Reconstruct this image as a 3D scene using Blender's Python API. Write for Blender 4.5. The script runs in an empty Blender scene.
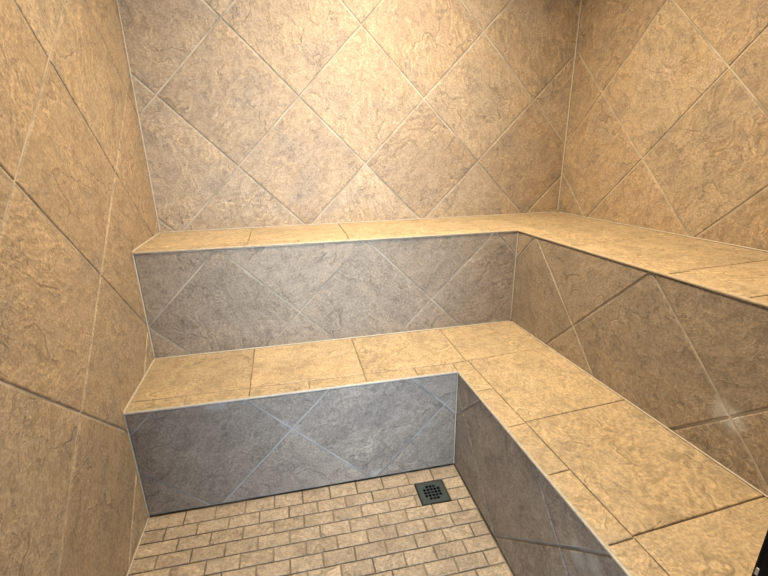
import bpy, bmesh, math, random
from mathutils import Vector, Matrix

random.seed(7)
U = 0.2874                      # half diagonal of one 16 inch tile, metres
scene = bpy.context.scene
COL = scene.collection

# ------------------------------------------------------------------ measures
XR, X2, X1 = 6.9987*U, 5.3965*U, 3.9386*U      # right wall, upper riser, lower riser
Y2, Y1, YF = -1.3036*U, -2.5356*U, -5.97*U     # upper riser, lower riser, front wall (inner face)
H1, H2 = 1.5243*U, 3.059*U                     # seat heights
ZC = 2.32                                      # ceiling
CAP = 0.0086                                   # seat edge thickness
OVER = 0.004                                   # seat edge overhang
TH = 0.009                                     # tile body
GD = 0.0038                                    # grout depth below the tile face


def lerp(a, b, t):
    return a + (b-a)*t


def patch(u, v, us, vs, zs):
    """piecewise bilinear height over a small grid"""
    def cell(a, grid):
        k = 0
        while k < len(grid)-2 and (a-grid[k+1])*(grid[-1]-grid[0]) > 0:
            k += 1
        return k, (a-grid[k])/(grid[k+1]-grid[k])
    i, a = cell(u, us)
    j, b = cell(v, vs)
    return lerp(lerp(zs[j][i], zs[j][i+1], a), lerp(zs[j+1][i], zs[j+1][i+1], a), b)


def seat_low(x, y):
    """height of the lower seat: laid by hand, it falls a little towards its front edges"""
    return H1 + U*patch(x/U, y/U, (0, 3.9386, 5.3965), (-1.3036, -2.5356, -4.5),
                        ((.0284, -.0041, -.0162), (-.0057, -.0649, .0047), (-.0057, -.0395, .0382)))


def seat_high(x, y):
    return H2 + U*patch(x/U, y/U, (0, 5.3965, 6.9987), (0, -1.3036, -4.5),
                        ((.0129, .0060, .0039), (-.0072, -.0292, .0126), (-.0072, -.0103, .0338)))


def floor_z(x, y):
    u, v = x/U, y/U
    s = min(1, max(0, u/3.9386))
    t = (v+2.5356)/(-4.5+2.5356)
    t = max(0, min(t, 1.35))
    return lerp(lerp(.056, -.025, s), lerp(.088, -.110, s), t)*U


# ------------------------------------------------------------------ materials
def new_mat(name):
    m = bpy.data.materials.new(name)
    m.use_nodes = True
    nt = m.node_tree
    for n in list(nt.nodes):
        nt.nodes.remove(n)
    out = nt.nodes.new('ShaderNodeOutputMaterial')
    b = nt.nodes.new('ShaderNodeBsdfPrincipled')
    nt.links.new(b.outputs[0], out.inputs[0])
    return m, nt, b


class G:
    """small node graph helper"""
    def __init__(self, nt):
        self.nt = nt

    def n(self, t, **kw):
        nd = self.nt.nodes.new(t)
        for k, v in kw.items():
            setattr(nd, k, v)
        return nd

    def put(self, sock, v):
        if hasattr(v, 'is_linked') or isinstance(v, bpy.types.NodeSocket):
            self.nt.links.new(v, sock)
        else:
            sock.default_value = v

    def math(self, op, a, b=0.0, c=None, clamp=False):
        nd = self.n('ShaderNodeMath', operation=op, use_clamp=clamp)
        self.put(nd.inputs[0], a)
        self.put(nd.inputs[1], b)
        if c is not None:
            self.put(nd.inputs[2], c)
        return nd.outputs[0]

    def vmath(self, op, a, b):
        nd = self.n('ShaderNodeVectorMath', operation=op)
        self.put(nd.inputs[0], a)
        self.put(nd.inputs[1], b)
        return nd.outputs[0]

    def noise(self, vec, scale, detail=4, rough=.55, dist=0.0, typ='FBM'):
        nd = self.n('ShaderNodeTexNoise', noise_dimensions='3D')
        nd.noise_type = typ
        self.put(nd.inputs['Vector'], vec)
        nd.inputs['Scale'].default_value = scale
        nd.inputs['Detail'].default_value = detail
        nd.inputs['Roughness'].default_value = rough
        nd.inputs['Distortion'].default_value = dist
        return nd.outputs[0]

    def ramp(self, v, a, b, lo=0.0, hi=1.0, smooth=True):
        nd = self.n('ShaderNodeMapRange')
        nd.interpolation_type = 'SMOOTHSTEP' if smooth else 'LINEAR'
        self.put(nd.inputs[0], v)
        nd.inputs[1].default_value = a
        nd.inputs[2].default_value = b
        nd.inputs[3].default_value = lo
        nd.inputs[4].default_value = hi
        return nd.outputs[0]

    def mix(self, f, a, b, blend='MIX'):
        nd = self.n('ShaderNodeMix', data_type='RGBA', blend_type=blend)
        self.put(nd.inputs[0], f)
        for s, v in ((nd.inputs[6], a), (nd.inputs[7], b)):
            if isinstance(v, tuple):
                s.default_value = (*v, 1) if len(v) == 3 else v
            else:
                self.nt.links.new(v, s)
        return nd.outputs[2]


def slate_material(name, pal, stains=(), rough=.52, relief=.66, dull=0.0):
    """cleft slate-look porcelain; every tile carries its own offset, turn and tint"""
    m, nt, bs = new_mat(name)
    g = G(nt)
    at = g.n('ShaderNodeAttribute', attribute_name='tile_uv').outputs['Vector']
    rn = g.n('ShaderNodeAttribute', attribute_name='tile_rnd')
    sep = g.n('ShaderNodeSeparateXYZ')
    nt.links.new(rn.outputs['Vector'], sep.inputs[0])
    r1, r2, r3 = sep.outputs
    # warp the coordinates, slightly stretched along the cleavage direction
    st = g.vmath('MULTIPLY', at, (1.0, 1.30, 1.0))
    wn = g.n('ShaderNodeTexNoise')
    nt.links.new(at, wn.inputs['Vector'])
    wn.inputs['Scale'].default_value = 9
    wn.inputs['Detail'].default_value = 4
    off = g.vmath('SUBTRACT', wn.outputs['Color'], (.5, .5, .5))
    offs = g.vmath('MULTIPLY', off, (.10, .10, .10))
    co = g.vmath('ADD', st, offs)
    big = g.noise(co, 5.5, 5, .55, .3)
    mid = g.noise(co, 24.0, 5, .60, .5)
    fine = g.noise(at, 130.0, 4, .68)
    grain = g.noise(at, 480.0, 2, .6)
    # broken edges of thin slate layers : contour steps
    lay = g.math('MULTIPLY_ADD', mid, .40, big)
    t9 = g.math('MULTIPLY', lay, 8.0)
    fr = g.math('FRACT', t9)
    terr = g.math('ADD', g.math('FLOOR', t9), g.ramp(fr, .46, .54))
    # crinkles : thin wandering ridges
    rd = g.math('ABSOLUTE', g.math('SUBTRACT', mid, .5))
    rid = g.ramp(rd, .0, .055, 1.0, 0.0)
    m2 = g.noise(co, 52.0, 3, .6, .6)
    rid2 = g.ramp(g.math('ABSOLUTE', g.math('SUBTRACT', m2, .5)), .0, .07, 1.0, 0.0)
    zone = g.ramp(g.noise(g.vmath('ADD', at, (9.1, 2.2, 4.0)), 8.0, 3, .5), .40, .62)
    # combed ripples on some of the tiles only
    wv = g.n('ShaderNodeTexWave', wave_type='BANDS', bands_direction='DIAGONAL')
    nt.links.new(co, wv.inputs['Vector'])
    wv.inputs['Scale'].default_value = 15
    wv.inputs['Distortion'].default_value = 7.0
    wv.inputs['Detail'].default_value = 3
    wv.inputs['Detail Scale'].default_value = 1.4
    wamt = g.math('MULTIPLY', g.ramp(r3, .45, .65), g.ramp(big, .42, .60))
    # long hairline clefts wandering across a tile
    cv = g.noise(co, 4.2, 3, .42, .1)
    cd = g.math('SUBTRACT', cv, .5)
    cm = g.ramp(g.noise(g.vmath('ADD', at, (5.5, 1.7, 8.8)), 6.0, 2, .5), .44, .56)
    crack = g.math('MULTIPLY', g.ramp(g.math('ABSOLUTE', cd), .003, .011, 1.0, 0.0), cm)
    lipl = g.math('MULTIPLY', g.ramp(g.math('ABSOLUTE', g.math('SUBTRACT', cd, .013)), .002, .009, 1.0, 0.0), cm)
    h = g.math('MULTIPLY', terr, .36)
    h = g.math('MULTIPLY_ADD', crack, -.9, h)
    h = g.math('MULTIPLY_ADD', big, 2.0, h)
    h = g.math('MULTIPLY_ADD', rid, .20, h)
    h = g.math('MULTIPLY_ADD', g.math('MULTIPLY', rid2, zone), .46, h)
    h = g.math('MULTIPLY_ADD', fine, .62, h)
    h = g.math('MULTIPLY_ADD', grain, .16, h)
    h = g.math('MULTIPLY_ADD', g.math('MULTIPLY', wv.outputs[0], wamt), .50, h)
    bp = g.n('ShaderNodeBump')
    bp.inputs['Strength'].default_value = 1.0
    bp.inputs['Distance'].default_value = .0016*relief
    nt.links.new(h, bp.inputs['Height'])
    nt.links.new(bp.outputs[0], bs.inputs['Normal'])
    # colour : pale ground, warmer clouds, greyer clouds, veins and layer edges
    c = g.mix(g.ramp(r1, .15, .85), pal[0], pal[1])
    c = g.mix(g.math('MULTIPLY', g.ramp(big, .45, .66), .80), c, pal[2])
    cl = g.noise(g.vmath('ADD', at, (3.1, 7.7, 1.3)), 7.5, 5, .6, .5)
    c = g.mix(g.math('MULTIPLY', g.ramp(cl, .50, .68), .85), c, pal[3])
    sp = g.ramp(fine, .36, .66, .80, 1.16)
    md = g.ramp(mid, .36, .64, .87, 1.08)
    lt = g.math('MULTIPLY_ADD', g.math('MULTIPLY', rid2, zone), .24, g.math('MULTIPLY_ADD', rid, .07, .94))
    edge = g.math('MULTIPLY', g.ramp(fr, .40, .50), g.ramp(fr, .50, .57, 1.0, 0.0))
    vein = g.math('MULTIPLY_ADD', g.math('MULTIPLY', edge, g.ramp(cl, .38, .60)), -.40, lt)
    rip = g.math('MULTIPLY_ADD', g.math('MULTIPLY', g.math('SUBTRACT', wv.outputs[0], .5), wamt), .22, 1.0)
    rip = g.math('MULTIPLY', rip, g.math('MULTIPLY_ADD', crack, -.22, g.math('MULTIPLY_ADD', lipl, .16, 1.0)))
    tint = g.ramp(r2, 0, 1, .93, 1.07, False)
    k = g.math('MULTIPLY', g.math('MULTIPLY', sp, md), g.math('MULTIPLY', g.math('MULTIPLY', vein, rip), tint))
    cc = g.n('ShaderNodeCombineColor')
    for i in range(3):
        nt.links.new(k, cc.inputs[i])
    c = g.mix(1.0, c, cc.outputs[0], 'MULTIPLY')
    # limescale blooms where water has come through the joints
    if stains:
        pos = g.n('ShaderNodeNewGeometry').outputs['Position']
        sn = g.noise(pos, 34.0, 5, .7)
        tot = None
        for (p, r, a) in stains:
            d = g.n('ShaderNodeVectorMath', operation='DISTANCE')
            nt.links.new(pos, d.inputs[0])
            d.inputs[1].default_value = p
            f = g.ramp(g.math('MULTIPLY_ADD', sn, -r*1.2, g.math('ADD', d.outputs['Value'], r*.6)), r, r*.1, 0.0, a)
            tot = f if tot is None else g.math('MAXIMUM', tot, f)
        c = g.mix(tot, c, (.62, .62, .60))
    nt.links.new(c, bs.inputs['Base Color'])
    rg = g.math('MULTIPLY_ADD', fine, -.18, g.math('MULTIPLY_ADD', cl, .16, rough))
    nt.links.new(rg, bs.inputs['Roughness'])
    bs.inputs['Specular IOR Level'].default_value = .42
    return m


def grout_material(name, col, dark=.55):
    m, nt, bs = new_mat(name)
    g = G(nt)
    pos = g.n('ShaderNodeNewGeometry').outputs['Position']
    n1 = g.noise(pos, 5.0, 3, .6)
    n2 = g.noise(pos, 260.0, 3, .6)
    dk = tuple(v*dark for v in col)
    c = g.mix(g.ramp(n1, .40, .62), col, dk)
    c = g.mix(g.math('MULTIPLY', n2, .35), c, dk)
    nt.links.new(c, bs.inputs['Base Color'])
    bs.inputs['Roughness'].default_value = .85
    bp = g.n('ShaderNodeBump')
    bp.inputs['Distance'].default_value = .0006
    nt.links.new(n2, bp.inputs['Height'])
    nt.links.new(bp.outputs[0], bs.inputs['Normal'])
    return m


def plain_material(name, col, rough=.5, metal=0.0, bump=0.0, scale=180.0, vary=.12):
    m, nt, bs = new_mat(name)
    g = G(nt)
    pos = g.n('ShaderNodeNewGeometry').outputs['Position']
    n1 = g.noise(pos, scale, 4, .6)
    c = g.mix(g.ramp(n1, .3, .7), tuple(v*(1-vary) for v in col), tuple(min(1, v*(1+vary)) for v in col))
    nt.links.new(c, bs.inputs['Base Color'])
    bs.inputs['Roughness'].default_value = rough
    bs.inputs['Metallic'].default_value = metal
    if bump:
        bp = g.n('ShaderNodeBump')
        bp.inputs['Distance'].default_value = bump
        nt.links.new(n1, bp.inputs['Height'])
        nt.links.new(bp.outputs[0], bs.inputs['Normal'])
    return m


PAL = [(.428, .332, .226), (.400, .296, .194), (.452, .330, .206), (.348, .274, .202)]
STAINS = [((X2, -4.79*U, 2.02*U), .045, .65), ((X2, -4.70*U, 2.05*U), .045, .45),
          ((X1, -4.95*U, 1.12*U), .05, .30), ((X1, -5.10*U, 1.22*U), .04, .28),
          ((1.80*U, Y1, .97*U), .035, .22), ((1.70*U, Y1, 1.06*U), .03, .18),
          ((.95*U, Y1, 1.47*U), .05, .22), ((2.77*U, Y1, .05*U), .04, .22)]
M_WALL = slate_material('slate_wall_tile', PAL, rough=.55)
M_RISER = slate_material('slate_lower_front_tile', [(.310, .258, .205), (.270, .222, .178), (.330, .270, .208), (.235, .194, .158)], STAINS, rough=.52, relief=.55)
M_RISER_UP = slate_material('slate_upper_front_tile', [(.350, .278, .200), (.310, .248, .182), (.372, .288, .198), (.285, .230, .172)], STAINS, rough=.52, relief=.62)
M_SEAT = slate_material('slate_seat_tile', [(.50, .382, .236), (.455, .348, .215), (.515, .380, .224), (.425, .322, .202)], rough=.50, relief=.5)
M_FLOOR = slate_material('slate_floor_brick', [(.435, .345, .250), (.378, .300, .220), (.452, .358, .256), (.345, .274, .202)], rough=.55, relief=.45)
M_GROUT = grout_material('sanded_wall_grout', (.56, .48, .37))
M_GROUT_R = grout_material('sanded_riser_grout', (.41, .385, .345))
M_GROUT_S = grout_material('sanded_seat_grout', (.36, .29, .20), .5)
M_GROUT_F = grout_material('sanded_floor_grout', (.30, .24, .17), .45)
M_CAULK = plain_material('corner_caulk', (.52, .45, .35), .6, 0, .0006, 90)
M_EDGE = plain_material('pale_edge_trim', (.44, .395, .32), .42, 0, .0004, 60)
M_EDGE_UP = plain_material('cream_edge_trim', (.47, .375, .25), .5, 0, .0004, 60)
M_CEIL = plain_material('ceiling_plaster', (.62, .57, .49), .8, 0, .0006, 120, .05)
M_BLACK = plain_material('black_powder_coat', (.0012, .0012, .0016), .42, 0, .0002, 400)
M_BLACK.node_tree.nodes['Principled BSDF'].inputs['Specular IOR Level'].default_value = .12
M_STEEL = plain_material('bright_strike_metal', (.62, .62, .64), .22, 1.0)
M_DRAIN = plain_material('dark_drain_metal', (.070, .088, .088), .45, .55, .0003, 250, .2)
M_DRAIN_RIM = plain_material('black_drain_rim', (.010, .011, .012), .5, .2)
M_SUMP = plain_material('wet_drain_sump', (.016, .016, .016), .18, .3)


# ------------------------------------------------------------------ mesh tools
def link(name, bm, mats, parent=None, kind=None):
    me = bpy.data.meshes.new(name)
    bmesh.ops.recalc_face_normals(bm, faces=bm.faces) if not bm.faces.layers.int.get('keep') else None
    bm.to_mesh(me)
    bm.free()
    for m in (mats if isinstance(mats, (list, tuple)) else [mats]):
        me.materials.append(m)
    o = bpy.data.objects.new(name, me)
    COL.objects.link(o)
    if parent:
        o.parent = parent
        o.matrix_parent_inverse = Matrix.Translation(-parent.location)
    if kind:
        o['kind'] = kind
    return o


def clip(poly, reg):
    """convex clip of a counter-clockwise polygon"""
    out = poly
    for i in range(len(reg)):
        a, b = reg[i], reg[(i+1) % len(reg)]
        inp, out = out, []
        if not inp:
            return []
        side = lambda p: (b[0]-a[0])*(p[1]-a[1])-(b[1]-a[1])*(p[0]-a[0])
        for j in range(len(inp)):
            p, q = inp[j], inp[(j+1) % len(inp)]
            sp, sq = side(p), side(q)
            if sp >= 0:
                out.append(p)
            if (sp > 0 and sq < 0) or (sp < 0 and sq > 0):
                t = sp/(sp-sq)
                out.append((p[0]+(q[0]-p[0])*t, p[1]+(q[1]-p[1])*t))
    res = []
    for p in out:
        if not res or math.dist(p, res[-1]) > 1e-5:
            res.append(p)
    if len(res) > 1 and math.dist(res[0], res[-1]) < 1e-5:
        res.pop()
    return res


def area(p):
    return .5*sum(p[i][0]*p[(i+1) % len(p)][1]-p[(i+1) % len(p)][0]*p[i][1] for i in range(len(p)))


def inset(p, d):
    """offset a convex polygon inwards, dropping edges that vanish"""
    lines = []
    for i in range(len(p)):
        a, b = Vector(p[i]), Vector(p[(i+1) % len(p)])
        t = (b-a).normalized()
        lines.append((a+Vector((-t.y, t.x))*d, t))
    while len(lines) >= 3:
        n = len(lines)
        out = []
        for i in range(n):
            (p1, t1), (p2, t2) = lines[i-1], lines[i]
            den = t1.x*t2.y-t1.y*t2.x
            if abs(den) < 1e-6:
                out.append(p2.copy())
                continue
            s = ((p2.x-p1.x)*t2.y-(p2.y-p1.y)*t2.x)/den
            out.append(p1+t1*s)
        bad = None
        for i in range(n):
            l = (out[(i+1) % n]-out[i]).dot(lines[i][1])
            if l <= 1e-5 and (bad is None or l < bad[0]):
                bad = (l, i)
        if bad is None:
            return [(q.x, q.y) for q in out] if area([(q.x, q.y) for q in out]) > 0 else None
        lines.pop(bad[1])
    return None


class TileMesh:
    """tiles with eased edges standing proud of a grout bed; face at height 0"""
    def __init__(self):
        self.bm = bmesh.new()
        self.uv = self.bm.verts.layers.float_vector.new('tile_uv')
        self.rn = self.bm.verts.layers.float_vector.new('tile_rnd')

    def bed(self, fr, reg, depth, warp=None):
        if not warp:
            return self.slab(fr, reg, depth, None)
        xs = [p[0] for p in reg]
        ys = [p[1] for p in reg]
        nx = max(1, round((max(xs)-min(xs))/.15))
        ny = max(1, round((max(ys)-min(ys))/.15))
        for i in range(nx):
            for j in range(ny):
                c = clip(rect(lerp(min(xs), max(xs), i/nx), lerp(min(ys), max(ys), j/ny),
                              lerp(min(xs), max(xs), (i+1)/nx), lerp(min(ys), max(ys), (j+1)/ny)), reg)
                if len(c) >= 3:
                    self.slab(fr, c, depth, warp)

    def slab(self, fr, reg, depth, warp):
        o, e1, e2, n = fr
        top, bot = [], []
        for (x, y) in reg:
            w = warp(x, y) if warp else 0
            top.append(self.bm.verts.new(o+e1*x+e2*y+n*(w-GD-(.0012 if warp else 0))))
            bot.append(self.bm.verts.new(o+e1*x+e2*y+n*(w-depth)))
        self.bm.faces.new(top).material_index = 1
        self.bm.faces.new(list(reversed(bot))).material_index = 1
        for i in range(len(top)):
            j = (i+1) % len(top)
            self.bm.faces.new([top[j], top[i], bot[i], bot[j]]).material_index = 1

    def tile(self, fr, poly, rnd, grout, ang, warp=None, lip=.0004, jit=.0005, ease=.0030, origin=None):
        o, e1, e2, n = fr
        p0 = inset(poly, grout/2)
        if not p0 or area(p0) < 4e-5:
            return
        dense = []
        for i in range(len(p0)):
            a, b = p0[i], p0[(i+1) % len(p0)]
            L = math.dist(a, b)
            k = max(1, int(L/.018))
            for j in range(k):
                t = j/k
                q = [lerp(a[0], b[0], t), lerp(a[1], b[1], t)]
                if j:
                    nx, ny = -(b[1]-a[1])/L, (b[0]-a[0])/L
                    s = random.uniform(0, jit)
                    q[0] += nx*s
                    q[1] += ny*s
                dense.append(tuple(q))
        cx = sum(p[0] for p in p0)/len(p0)
        cy = sum(p[1] for p in p0)/len(p0)
        R = max(math.dist(p, (cx, cy)) for p in p0)
        tx, ty, dz = random.uniform(-lip, lip)/R, random.uniform(-lip, lip)/R, random.uniform(-lip, 0)
        ca, sa = math.cos(ang), math.sin(ang)
        ox, oy, oz = rnd[3], rnd[4], rnd[5]

        def ring(f, h):
            vs = []
            for (x, y) in dense:
                d = math.dist((x, y), (cx, cy))
                s = max(0, 1-f/max(d, 1e-4))
                px, py = cx+(x-cx)*s, cy+(y-cy)*s
                z = h+dz+(px-cx)*tx+(py-cy)*ty + (warp(px, py) if warp else 0)
                v = self.bm.verts.new(o+e1*px+e2*py+n*z)
                v[self.uv] = Vector((px*ca+py*sa+ox, -px*sa+py*ca+oy, oz+h))
                v[self.rn] = Vector(rnd[:3])
                vs.append(v)
            return vs
        R0 = ring(0, -GD-.0020)
        R1 = ring(.0001, -ease)
        R2 = ring(ease*.45, -ease*.35)
        R3 = ring(ease*1.3, 0)
        for A, B in ((R0, R1), (R1, R2), (R2, R3)):
            for i in range(len(A)):
                j = (i+1) % len(A)
                self.bm.faces.new([A[i], A[j], B[j], B[i]])
        self.bm.faces.new(R3)

    def finish(self, name, mats, parent=None, kind=None):
        bmesh.ops.recalc_face_normals(self.bm, faces=self.bm.faces)
        return link(name, self.bm, mats, parent, kind)


def rnd6(seed=None):
    r = random.Random(seed) if seed is not None else random
    return (r.random(), r.random(), r.random(), r.uniform(-40, 40), r.uniform(-40, 40), r.uniform(-40, 40))


def lattice(tm, fr, reg, v0, v1, grout, warp=None, seed=0):
    """square tiles set on the diagonal; (v0, v1) is one crossing, a tile centre lies half a diagonal beside it"""
    xs = [p[0] for p in reg]
    ys = [p[1] for p in reg]
    nx = int((max(xs)-min(xs))/U)+4
    ny = int((max(ys)-min(ys))/U)+4
    i0 = math.floor((min(xs)-v0)/U)-1
    j0 = math.floor((min(ys)-v1)/U)-1
    for i in range(i0, i0+nx):
        for j in range(j0, j0+ny):
            if (i+j) % 2 == 0:
                continue
            c = (v0+i*U, v1+j*U)
            p = [(c[0]+U, c[1]), (c[0], c[1]+U), (c[0]-U, c[1]), (c[0], c[1]-U)]
            q = clip(p, reg)
            if len(q) < 3 or area(q) < 6e-5:
                continue
            r = rnd6(seed*10007+i*131+j*17)
            tm.tile(fr, q, r, grout, math.pi/4+random.Random(i*7+j*91+seed).choice([0, 1, 2, 3])*math.pi/2, warp)


def rects(tm, fr, cells, regs, grout, warp=None, seed=0, lip=.0006, ease=.0020, jit=.0007):
    for k, (x0, y0, x1, y1) in enumerate(cells):
        p = [(x0, y0), (x1, y0), (x1, y1), (x0, y1)]
        r = rnd6(seed*977+k*13+5)
        ang = random.Random(seed+k).choice([0, 1, 2, 3])*math.pi/2
        for reg in regs:
            q = clip(p, reg)
            if len(q) >= 3 and area(q) > 6e-5:
                tm.tile(fr, q, r, grout, ang, warp, lip, jit, ease)


def rect(x0, y0, x1, y1):
    return [(x0, y0), (x1, y0), (x1, y1), (x0, y1)]


X_, Y_, Z_ = Vector((1, 0, 0)), Vector((0, 1, 0)), Vector((0, 0, 1))
O_ = Vector((0, 0, 0))
GW = .0060          # wall joint width
WT = .10            # wall thickness
ZB = -.12           # walls run down past the sloping floor

# ------------------------------------------------------------------ room shell
YE = YF-WT
# back wall : faces -y
tm = TileMesh()
fr = (O_, X_, Z_, -Y_)
reg = rect(-WT, ZB, XR+WT, ZC)
tm.bed(fr, reg, WT)
lattice(tm, fr, reg, .2772*U, 5.0225*U, GW, seed=3)
tm.finish('wall_back', [M_WALL, M_GROUT], kind='structure')
# left wall : faces +x ; its plane coordinates are (-y, z) so that it stays counter-clockwise
tm = TileMesh()
fr = (O_, -Y_, Z_, X_)
reg = rect(0, ZB, -YE, ZC)
tm.bed(fr, reg, WT)
lattice(tm, fr, reg, 2.2792*U, 5.0187*U, GW, seed=11)
tm.finish('wall_left', [M_WALL, M_GROUT], kind='structure')
# right wall : faces -x
tm = TileMesh()
fr = (Vector((XR, 0, 0)), Y_, Z_, -X_)
reg = rect(YE, ZB, 0, ZC)
tm.bed(fr, reg, WT)
lattice(tm, fr, reg, -2.7796*U, 5.0483*U, GW, seed=23)
tm.finish('wall_right', [M_WALL, M_GROUT], kind='structure')
# front wall round the doorway : faces +y
DX0, DX1, DZ = 1.05*U, 3.930*U, 2.12
JW = .055           # jamb width
tm = TileMesh()
fr = (Vector((0, YF, 0)), -X_, Z_, Y_)
for k, reg in enumerate((rect(-XR, ZB, -(DX1+JW), ZC), rect(-(DX1+JW), DZ+JW, -(DX0-JW), ZC), rect(-(DX0-JW), ZB, 0, ZC))):
    tm.bed(fr, reg, WT)
    lattice(tm, fr, reg, -.3*U, 5.03*U, GW, seed=31)
tm.finish('wall_front', [M_WALL, M_GROUT], kind='structure')


def box(bm, x0, y0, z0, x1, y1, z1, bev=0.0, seg=2):
    r = bmesh.ops.create_cube(bm, size=1)
    bmesh.ops.transform(bm, matrix=Matrix.Translation(((x0+x1)/2, (y0+y1)/2, (z0+z1)/2)) @ Matrix.Diagonal((x1-x0, y1-y0, z1-z0, 1)), verts=r['verts'])
    if bev:
        es = list({e for v in r['verts'] for e in v.link_edges})
        bmesh.ops.bevel(bm, geom=es, offset=bev, segments=seg, profile=.5, affect='EDGES')


bm = bmesh.new()
box(bm, -WT, YE, ZC, XR+WT, WT, ZC+.08)
link('ceiling', bm, M_CEIL, kind='structure')

# floor : brick-shaped mosaic in running bond, falling to the drain
DR = (3.283*U, -3.109*U, 3.664*U, -2.754*U)
tm = TileMesh()
fr = (O_, X_, Y_, Z_)
BX, BY = .3490*U, .1795*U
y_first = -2.752*U
x0f, x1f, y0f, y1f = 0.0005, X1-.0005, -9.2*U, Y1-.0005
GF = .0042
m = .0015
around = [rect(0, y0f, DR[0]-m, 0), rect(DR[2]+m, y0f, XR, 0), rect(DR[0]-m, DR[3]+m, DR[2]+m, 0), rect(DR[0]-m, y0f, DR[2]+m, DR[1]-m)]
for reg in around:
    tm.bed(fr, reg, .05, floor_z)
cells = []
row = 0
yt = y1f
yb = y_first
while yt > y0f:
    ph = (1.471*U if row % 2 == 0 else 1.646*U)
    js = [x0f]
    for k in range(-8, 12):
        q = ph+k*BX
        if x0f+.10*U < q < x1f-.10*U and not (row in (1, 2) and q > 3.6*U):
            js.append(q)
    js.append(x1f)
    for a, b in zip(js, js[1:]):
        cells.append((a, yb, b, yt))
    yt = yb
    yb = y_first-(row+1)*BY
    row += 1
for idx, c in enumerate(cells):
    p = rect(*c)
    r = rnd6(5000+idx)
    ang = random.Random(idx).choice([0, 2])*math.pi/2
    # a brick is laid whole; only where the drain sits is it cut round
    whole = clip(p, rect(x0f, y0f, x1f, y1f))
    if len(whole) < 3:
        continue
    hit = clip(whole, rect(DR[0]-m, DR[1]-m, DR[2]+m, DR[3]+m))
    if len(hit) < 3 or area(hit) < 2.5e-4:
        tm.tile(fr, whole, r, GF, ang, floor_z, .0006, .0007, .0014)
    else:
        for reg in around:
            q = clip(clip(whole, reg), rect(x0f, y0f, x1f, y1f))
            if len(q) >= 3 and area(q) > 6e-5:
                tm.tile(fr, q, r, GF, ang, floor_z, .0006, .0005, .0014)
tm.finish('floor', [M_FLOOR, M_GROUT_F], kind='structure')


# ------------------------------------------------------------------ benches
def empty(name, loc, label, cat):
    o = bpy.data.objects.new(name, None)
    COL.objects.link(o)
    o.location = loc
    o.empty_display_size = .1
    o['label'] = label
    o['category'] = cat
    return o


def sweep(bm, stations):
    """skin a list of equal-length cross sections"""
    rows = [[bm.verts.new(p) for p in s] for s in stations]
    k = len(rows[0])
    for a, b in zip(rows, rows[1:]):
        for i in range(k):
            j = (i+1) % k
            bm.faces.new([a[i], a[j], b[j], b[i]])
    bm.faces.new(list(reversed(rows[0])))
    bm.faces.new(rows[-1])


def edge_trim(name, xa, yc, xc, yf, zf, parent):
    """pale rounded strip closing the front of a seat: along the back leg, round the inner corner, along the right leg"""
    bm = bmesh.new()
    prof = [(-.0055, -.0004), (.0012, -.0004), (.0030, -.0012), (.0040, -.0030), (.0040, -.0056), (.0030, -.0068), (-.0055, -.0068)]
    st = []
    n = 14
    pts = [((lerp(xa, xc, i/n), yc), (0, -1)) for i in range(n)]
    pts.append(((xc, yc), (-1, -1)))
    pts += [((xc, lerp(yc, yf, i/n)), (-1, 0)) for i in range(1, n+1)]
    for (x, y), (dx, dy) in pts:
        z = zf(x, y)
        st.append([(x+dx*d, y+dy*d, z+h) for d, h in prof])
    sweep(bm, st)
    bmesh.ops.recalc_face_normals(bm, faces=bm.faces)
    return link(name, bm, M_EDGE if zf is seat_low else M_EDGE_UP, parent)


def bead(bm, pts, n1, n2, r=.0035):
    """caulk fillet along a polyline in the corner between two faces with normals n1 and n2"""
    n1, n2 = Vector(n1), Vector(n2)
    st = []
    for p in pts:
        p = Vector(p)
        p = p+(n1+n2)*.0006
        st.append([p, p+n1*r, p+(n1+n2)*r*.30, p+n2*r])
    sweep(bm, st)


def seg(a, b, zf=None, n=8):
    out = []
    for i in range(n+1):
        t = i/n
        x, y, z = (lerp(a[k], b[k], t) for k in range(3))
        out.append((x, y, zf(x, y) if zf else z))
    return out


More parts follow.
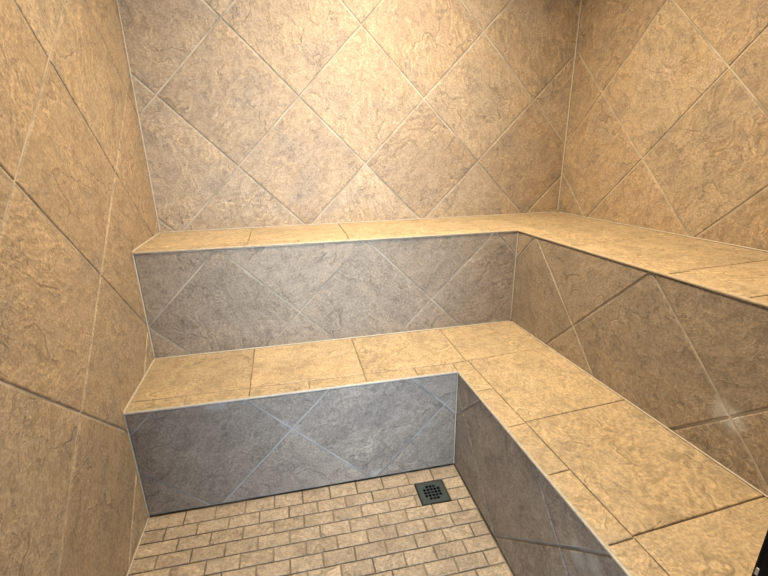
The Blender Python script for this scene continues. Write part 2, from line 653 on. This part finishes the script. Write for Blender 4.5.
def bench(label, zf, xin, yin, xo, yo, border_y, border_x, main_x, main_y, b_x, b_y, seed,
          lat_back, lat_right, zb, hbase, mr):
    """L-shaped bench. (xin,yin): inner riser corner; (xo,yo): the faces it is built against"""
    root = empty('tiled_bench', (xin, yin, hbase), label, 'bench')
    e = .001
    D = .045
    # --- seat : the big tiles and, at the front, the narrow course
    tm = TileMesh()
    fr = (O_, X_, Y_, Z_)
    legs = [rect(e, border_y, xo-e, yo-e), rect(border_x, YF+e, xo-e, border_y)]
    # one L cut along the line where the right leg's tiles begin
    tm.bed(fr, legs[0], D, zf)
    tm.bed(fr, legs[1], D, zf)
    cells = []
    xs = [-1]+main_x+[xo+.6]
    for i in range(len(main_x)):
        cells.append((xs[i], border_y, xs[i+1], yo))
    cells.append((main_x[-1], border_y, xo, yo))
    ys = [border_y]+main_y+[YF-.2]
    for a, b in zip(ys, ys[1:]):
        cells.append((border_x, b, xo, a))
    rects(tm, fr, cells, [rect(e, YF+e, xo-e, yo-e)], .0028, zf, seed)
    tm.finish('seat', [M_SEAT, M_GROUT_S], root)
    tm = TileMesh()
    tm.bed(fr, rect(e, yin+.003, border_x, border_y), CAP, zf)
    tm.bed(fr, rect(xin+.003, YF+e, border_x, yin+.003), CAP, zf)
    cells = []
    xs = [e]+b_x+[xin]
    for a, b in zip(xs, xs[1:]):
        cells.append((a, yin, b, border_y))
    rects(tm, fr, cells, [rect(e, yin, xin, border_y)], .0024, zf, seed+40)
    cells = []
    # corner piece up to the first joint of the right leg
    ys = [border_y]+b_y+[YF+e]
    for a, b in zip(ys, ys[1:]):
        cells.append((xin, b, border_x, a))
    rects(tm, fr, cells, [rect(xin, YF+e, border_x, border_y)], .0024, zf, seed+80)
    tm.finish('border_course', [M_SEAT, M_GROUT_S], root)
    edge_trim('edge_trim', e, yin, xin, YF+e, zf, root)['label'] = 'thin pale strip along the front edge of the seat'
    # --- risers
    tm = TileMesh()
    fr = (Vector((0, yin, 0)), X_, Z_, -Y_)
    reg = [(e, zb(0, yin)+e), (xin-e*.5, zb(xin, yin)+e), (xin-e*.5, zf(xin, yin)-CAP), (e, zf(0, yin)-CAP)]
    tm.bed(fr, reg, .03)
    lattice(tm, fr, reg, lat_back[0], lat_back[1], .0058, seed=seed+1)
    tm.finish('riser', [mr, M_GROUT_R if hbase == 0 else M_GROUT], root)
    tm = TileMesh()
    fr = (Vector((xin, 0, 0)), -Y_, Z_, -X_)
    fr = (Vector((xin, 0, 0)), Y_, Z_, -X_)
    # seen from the room -x the y axis runs leftwards, so wind it the other way round
    reg = [(YF+e, zb(xin, YF)+e), (yin-e*.5, zb(xin, yin)+e), (yin-e*.5, zf(xin, yin)-CAP), (YF+e, zf(xin, YF)-CAP)]
    tm.bed(fr, reg, .03)
    lattice(tm, fr, reg, lat_right[0], lat_right[1], .0058, seed=seed+2)
    tm.finish('riser', [mr, M_GROUT_R if hbase == 0 else M_GROUT], root)
    # --- caulk
    bm = bmesh.new()
    bead(bm, seg((0, yin, zf(0, yin)), (0, yo-.001, zf(0, yo))), (1, 0, 0), (0, 0, 1), .0042)
    bead(bm, [(x, y, zf(x, y)) for x, y, z in seg((.005, yo, 0), (xo-.005, yo, 0))], (0, -1, 0), (0, 0, 1), .003)
    bead(bm, [(x, y, zf(x, y)) for x, y, z in seg((xo, YF+.002, 0), (xo, yo-.005, 0))], (-1, 0, 0), (0, 0, 1), .003)
    bead(bm, [(0, yin, zb(0, yin)+.006+hbase*.08), (0, yin, zf(0, yin)-CAP)], (1, 0, 0), (0, -1, 0), .0034)
    bead(bm, [(xin, yin, zb(xin, yin)+.006+hbase*.08), (xin, yin, zf(xin, yin)-CAP)], (-1, 0, 0), (0, -1, 0), .0032)
    bmesh.ops.recalc_face_normals(bm, faces=bm.faces)
    link('caulk_joint', bm, M_CAULK, root)
    return root


bench('lower L-shaped bench of tan slate-look tiles with grey tiled front rising from the drain floor',
      seat_low, X1, Y1, X2, Y2, -2.335*U, 4.170*U,
      [1.32*U, 2.73*U, 4.140*U], [-3.745*U, -5.160*U],
      [.610*U, 1.322*U, 2.022*U, 2.725*U, 3.395*U], [-3.050*U, -3.762*U, -4.462*U, -5.172*U], 200,
      (1.776*U, .968*U), (-2.735*U, .980*U), lambda x, y: floor_z(x, y), 0, M_RISER)
bench('upper L-shaped bench of tan slate-look tiles running along the back and right walls',
      seat_high, X2, Y2, XR, 0.0, -1.100*U, 5.675*U,
      [1.38*U, 2.775*U, 4.155*U, 5.60*U], [-2.52*U, -3.905*U],
      [.680*U, 1.378*U, 2.065*U, 2.757*U, 3.465*U, 4.125*U, 4.83*U], [-1.80*U, -2.55*U, -3.27*U, -3.94*U, -4.665*U, -5.37*U], 320,
      (1.0024*U, 3.0232*U), (-1.7726*U, 3.0232*U), lambda x, y: seat_low(x, y)-.03, H1, M_RISER_UP)

# caulk in the room corners
bm = bmesh.new()
bead(bm, [(0, 0, H2+.01), (0, 0, ZC)], (1, 0, 0), (0, -1, 0), .0034)
link('trim_1', bm, M_CAULK, kind='structure')
bm = bmesh.new()
bead(bm, [(XR, 0, H2+.01), (XR, 0, ZC)], (-1, 0, 0), (0, -1, 0), .0040)
link('trim_2', bm, M_CAULK, kind='structure')
bm = bmesh.new()
bead(bm, [(0, y, floor_z(0, y)) for y in (Y1, Y1-.3, YF+.0)], (1, 0, 0), (0, 0, 1), .0035)
link('trim_3', bm, M_CAULK, kind='structure')

# ------------------------------------------------------------------ floor drain
dcx, dcy = (DR[0]+DR[2])/2, (DR[1]+DR[3])/2
dz = floor_z(dcx, dcy)
drain = empty('floor_drain', (dcx, dcy, dz), 'small square dark metal floor drain with a round cluster of square holes', 'drain')
hx, hy = (DR[2]-DR[0])/2, (DR[3]-DR[1])/2
sx = (floor_z(DR[2], dcy)-floor_z(DR[0], dcy))/(2*hx)
sy = (floor_z(dcx, DR[3])-floor_z(dcx, DR[1]))/(2*hy)


def slope(bm):
    for v in bm.verts:
        v.co.z += (v.co.x-dcx)*sx+(v.co.y-dcy)*sy


# grate : square plate with 5 x 5 square holes, the corner ones missing
hp, hw = .0136, .0110
cx_ = []
cuts = [-hx+.004]
for k in range(-2, 3):
    cuts += [k*hp-hw/2, k*hp+hw/2]
cuts.append(hx-.004)
cy_ = [c if abs(c) < .04 else math.copysign(hy-.004, c) for c in cuts]
bm = bmesh.new()
gv = [[bm.verts.new((dcx+a, dcy+b, dz-.0012)) for b in cy_] for a in cuts]
for i in range(len(cuts)-1):
    for j in range(len(cuts)-1):
        if i % 2 == 1 and j % 2 == 1:
            ki, kj = (i-1)//2-2, (j-1)//2-2
            if not (abs(ki) == 2 and abs(kj) == 2):
                continue
        bm.faces.new([gv[i][j], gv[i+1][j], gv[i+1][j+1], gv[i][j+1]])
r = bmesh.ops.extrude_face_region(bm, geom=list(bm.faces))
bmesh.ops.translate(bm, vec=(0, 0, -.003), verts=[g for g in r['geom'] if isinstance(g, bmesh.types.BMVert)])
bmesh.ops.recalc_face_normals(bm, faces=bm.faces)
slope(bm)
link('grate', bm, M_DRAIN, drain)
# rim
bm = bmesh.new()
ro = [(-hx, -hy), (hx, -hy), (hx, hy), (-hx, hy)]
ri = [(-hx+.0038, -hy+.0038), (hx-.0038, -hy+.0038), (hx-.0038, hy-.0038), (-hx+.0038, hy-.0038)]
vs = []
for ring, z in ((ro, -.0022), (ri, -.0022), (ri, -.012), (ro, -.012)):
    vs.append([bm.verts.new((dcx+x, dcy+y, dz+z)) for x, y in ring])
for a in range(4):
    A, B = vs[a], vs[(a+1) % 4]
    for i in range(4):
        j = (i+1) % 4
        bm.faces.new([A[i], A[j], B[j], B[i]])
bmesh.ops.recalc_face_normals(bm, faces=bm.faces)
slope(bm)
link('rim', bm, M_DRAIN_RIM, drain)
# sump : the cup below the holes
bm = bmesh.new()
n = 32
prof = [(.047, -.0125), (.044, -.016), (.036, -.032), (.026, -.045), (.0, -.046)]
rows = []
for r_, z in prof[:-1]:
    rows.append([bm.verts.new((dcx+r_*math.cos(2*math.pi*k/n), dcy+r_*math.sin(2*math.pi*k/n), dz+z)) for k in range(n)])
for A, B in zip(rows, rows[1:]):
    for k in range(n):
        bm.faces.new([A[k], A[(k+1) % n], B[(k+1) % n], B[k]])
bm.faces.new(rows[-1])
o = link('sump', bm, M_SUMP, drain)
sd = o.modifiers.new('wall', 'SOLIDIFY')
sd.thickness = .002

# ------------------------------------------------------------------ doorway frame
bm = bmesh.new()
g_ = .002
yo0, yo1 = YE-.012, YF
box(bm, DX1, yo0, -.06, DX1+JW-g_, yo1, DZ+JW-g_, .0025)
box(bm, DX0-JW+g_, yo0, -.06, DX0, yo1, DZ+JW-g_, .0025)
box(bm, DX0-.001, yo0, DZ, DX1+.001, yo1, DZ+JW-g_, .0025)
# raised stop along the reveals, set back from the steam side
box(bm, DX1-.002, YE+.005, -.06, DX1+.002, YF-.0088, DZ+.002, .0008)
box(bm, DX0-.002, YE+.005, -.06, DX0+.002, YF-.0088, DZ+.002, .0008)
frame = link('door_1', bm, M_BLACK, kind='structure')
bm = bmesh.new()
zl = 2.283*U
box(bm, DX1-.0020, -5.990*U-.0022, zl-.006, DX1+.001, -5.990*U+.0022, zl+.006, .0009)
link('catch_pin', bm, M_STEEL, frame)['label'] = 'small bright metal pin in the black frame'

# ------------------------------------------------------------------ light
w = bpy.data.worlds.new('daylight')
scene.world = w
SKY_DIM, SKY_BRIGHT = 1.2, 12.5
w.use_nodes = True
wt = w.node_tree
bg = wt.nodes['Background']
g = G(wt)
tc = g.n('ShaderNodeTexCoord').outputs['Generated']
dt = g.n('ShaderNodeVectorMath', operation='DOT_PRODUCT')
wt.links.new(tc, dt.inputs[0])
dt.inputs[1].default_value = Vector((-.02, -1, .10)).normalized()
# a bright daylit opening straight out through the doorway, the rest dimmer
wt.links.new(g.ramp(dt.outputs['Value'], .86, .97, SKY_DIM, SKY_BRIGHT), bg.inputs[1])
bg.inputs[0].default_value = (.61, .79, 1.0, 1)


def area_light(name, loc, size, power, col, rot=(0, 0, 0), spread=180):
    L = bpy.data.lights.new(name, 'AREA')
    L.shape = 'DISK'
    L.size = size
    L.energy = power
    L.color = col
    L.spread = math.radians(spread)
    o = bpy.data.objects.new(name, L)
    o.location = loc
    o.rotation_euler = rot
    COL.objects.link(o)
    return o


area_light('ceiling_downlight', (3.4*U, -2.6*U, ZC-.006), .18, 38, (1.0, .825, .565), spread=150)

# ------------------------------------------------------------------ camera
cam = bpy.data.cameras.new('camera')
cam.sensor_fit = 'HORIZONTAL'
cam.sensor_width = 36
cam.lens = 411.6187/768*36
cam.clip_start = .02
co = bpy.data.objects.new('camera', cam)
COL.objects.link(co)
yaw, pitch, roll = .2289, -.3135, -.0175
x = Vector((math.cos(yaw), -math.sin(yaw), 0))
yv = Vector((math.sin(yaw), math.cos(yaw), 0))
fwd = yv*math.cos(pitch)+Z_*math.sin(pitch)
up = -yv*math.sin(pitch)+Z_*math.cos(pitch)
rt = x*math.cos(roll)+up*math.sin(roll)
up2 = -x*math.sin(roll)+up*math.cos(roll)
Mx = Matrix((rt, up2, -fwd)).transposed().to_4x4()
Mx.translation = Vector((1.9294*U, -6.9753*U, 4.1668*U))
co.matrix_world = Mx
scene.camera = co

vs = scene.view_settings
vs.view_transform = 'Standard'
vs.look = 'None'
vs.gamma = 1
vs.exposure = 0.0
vs.use_curve_mapping = False
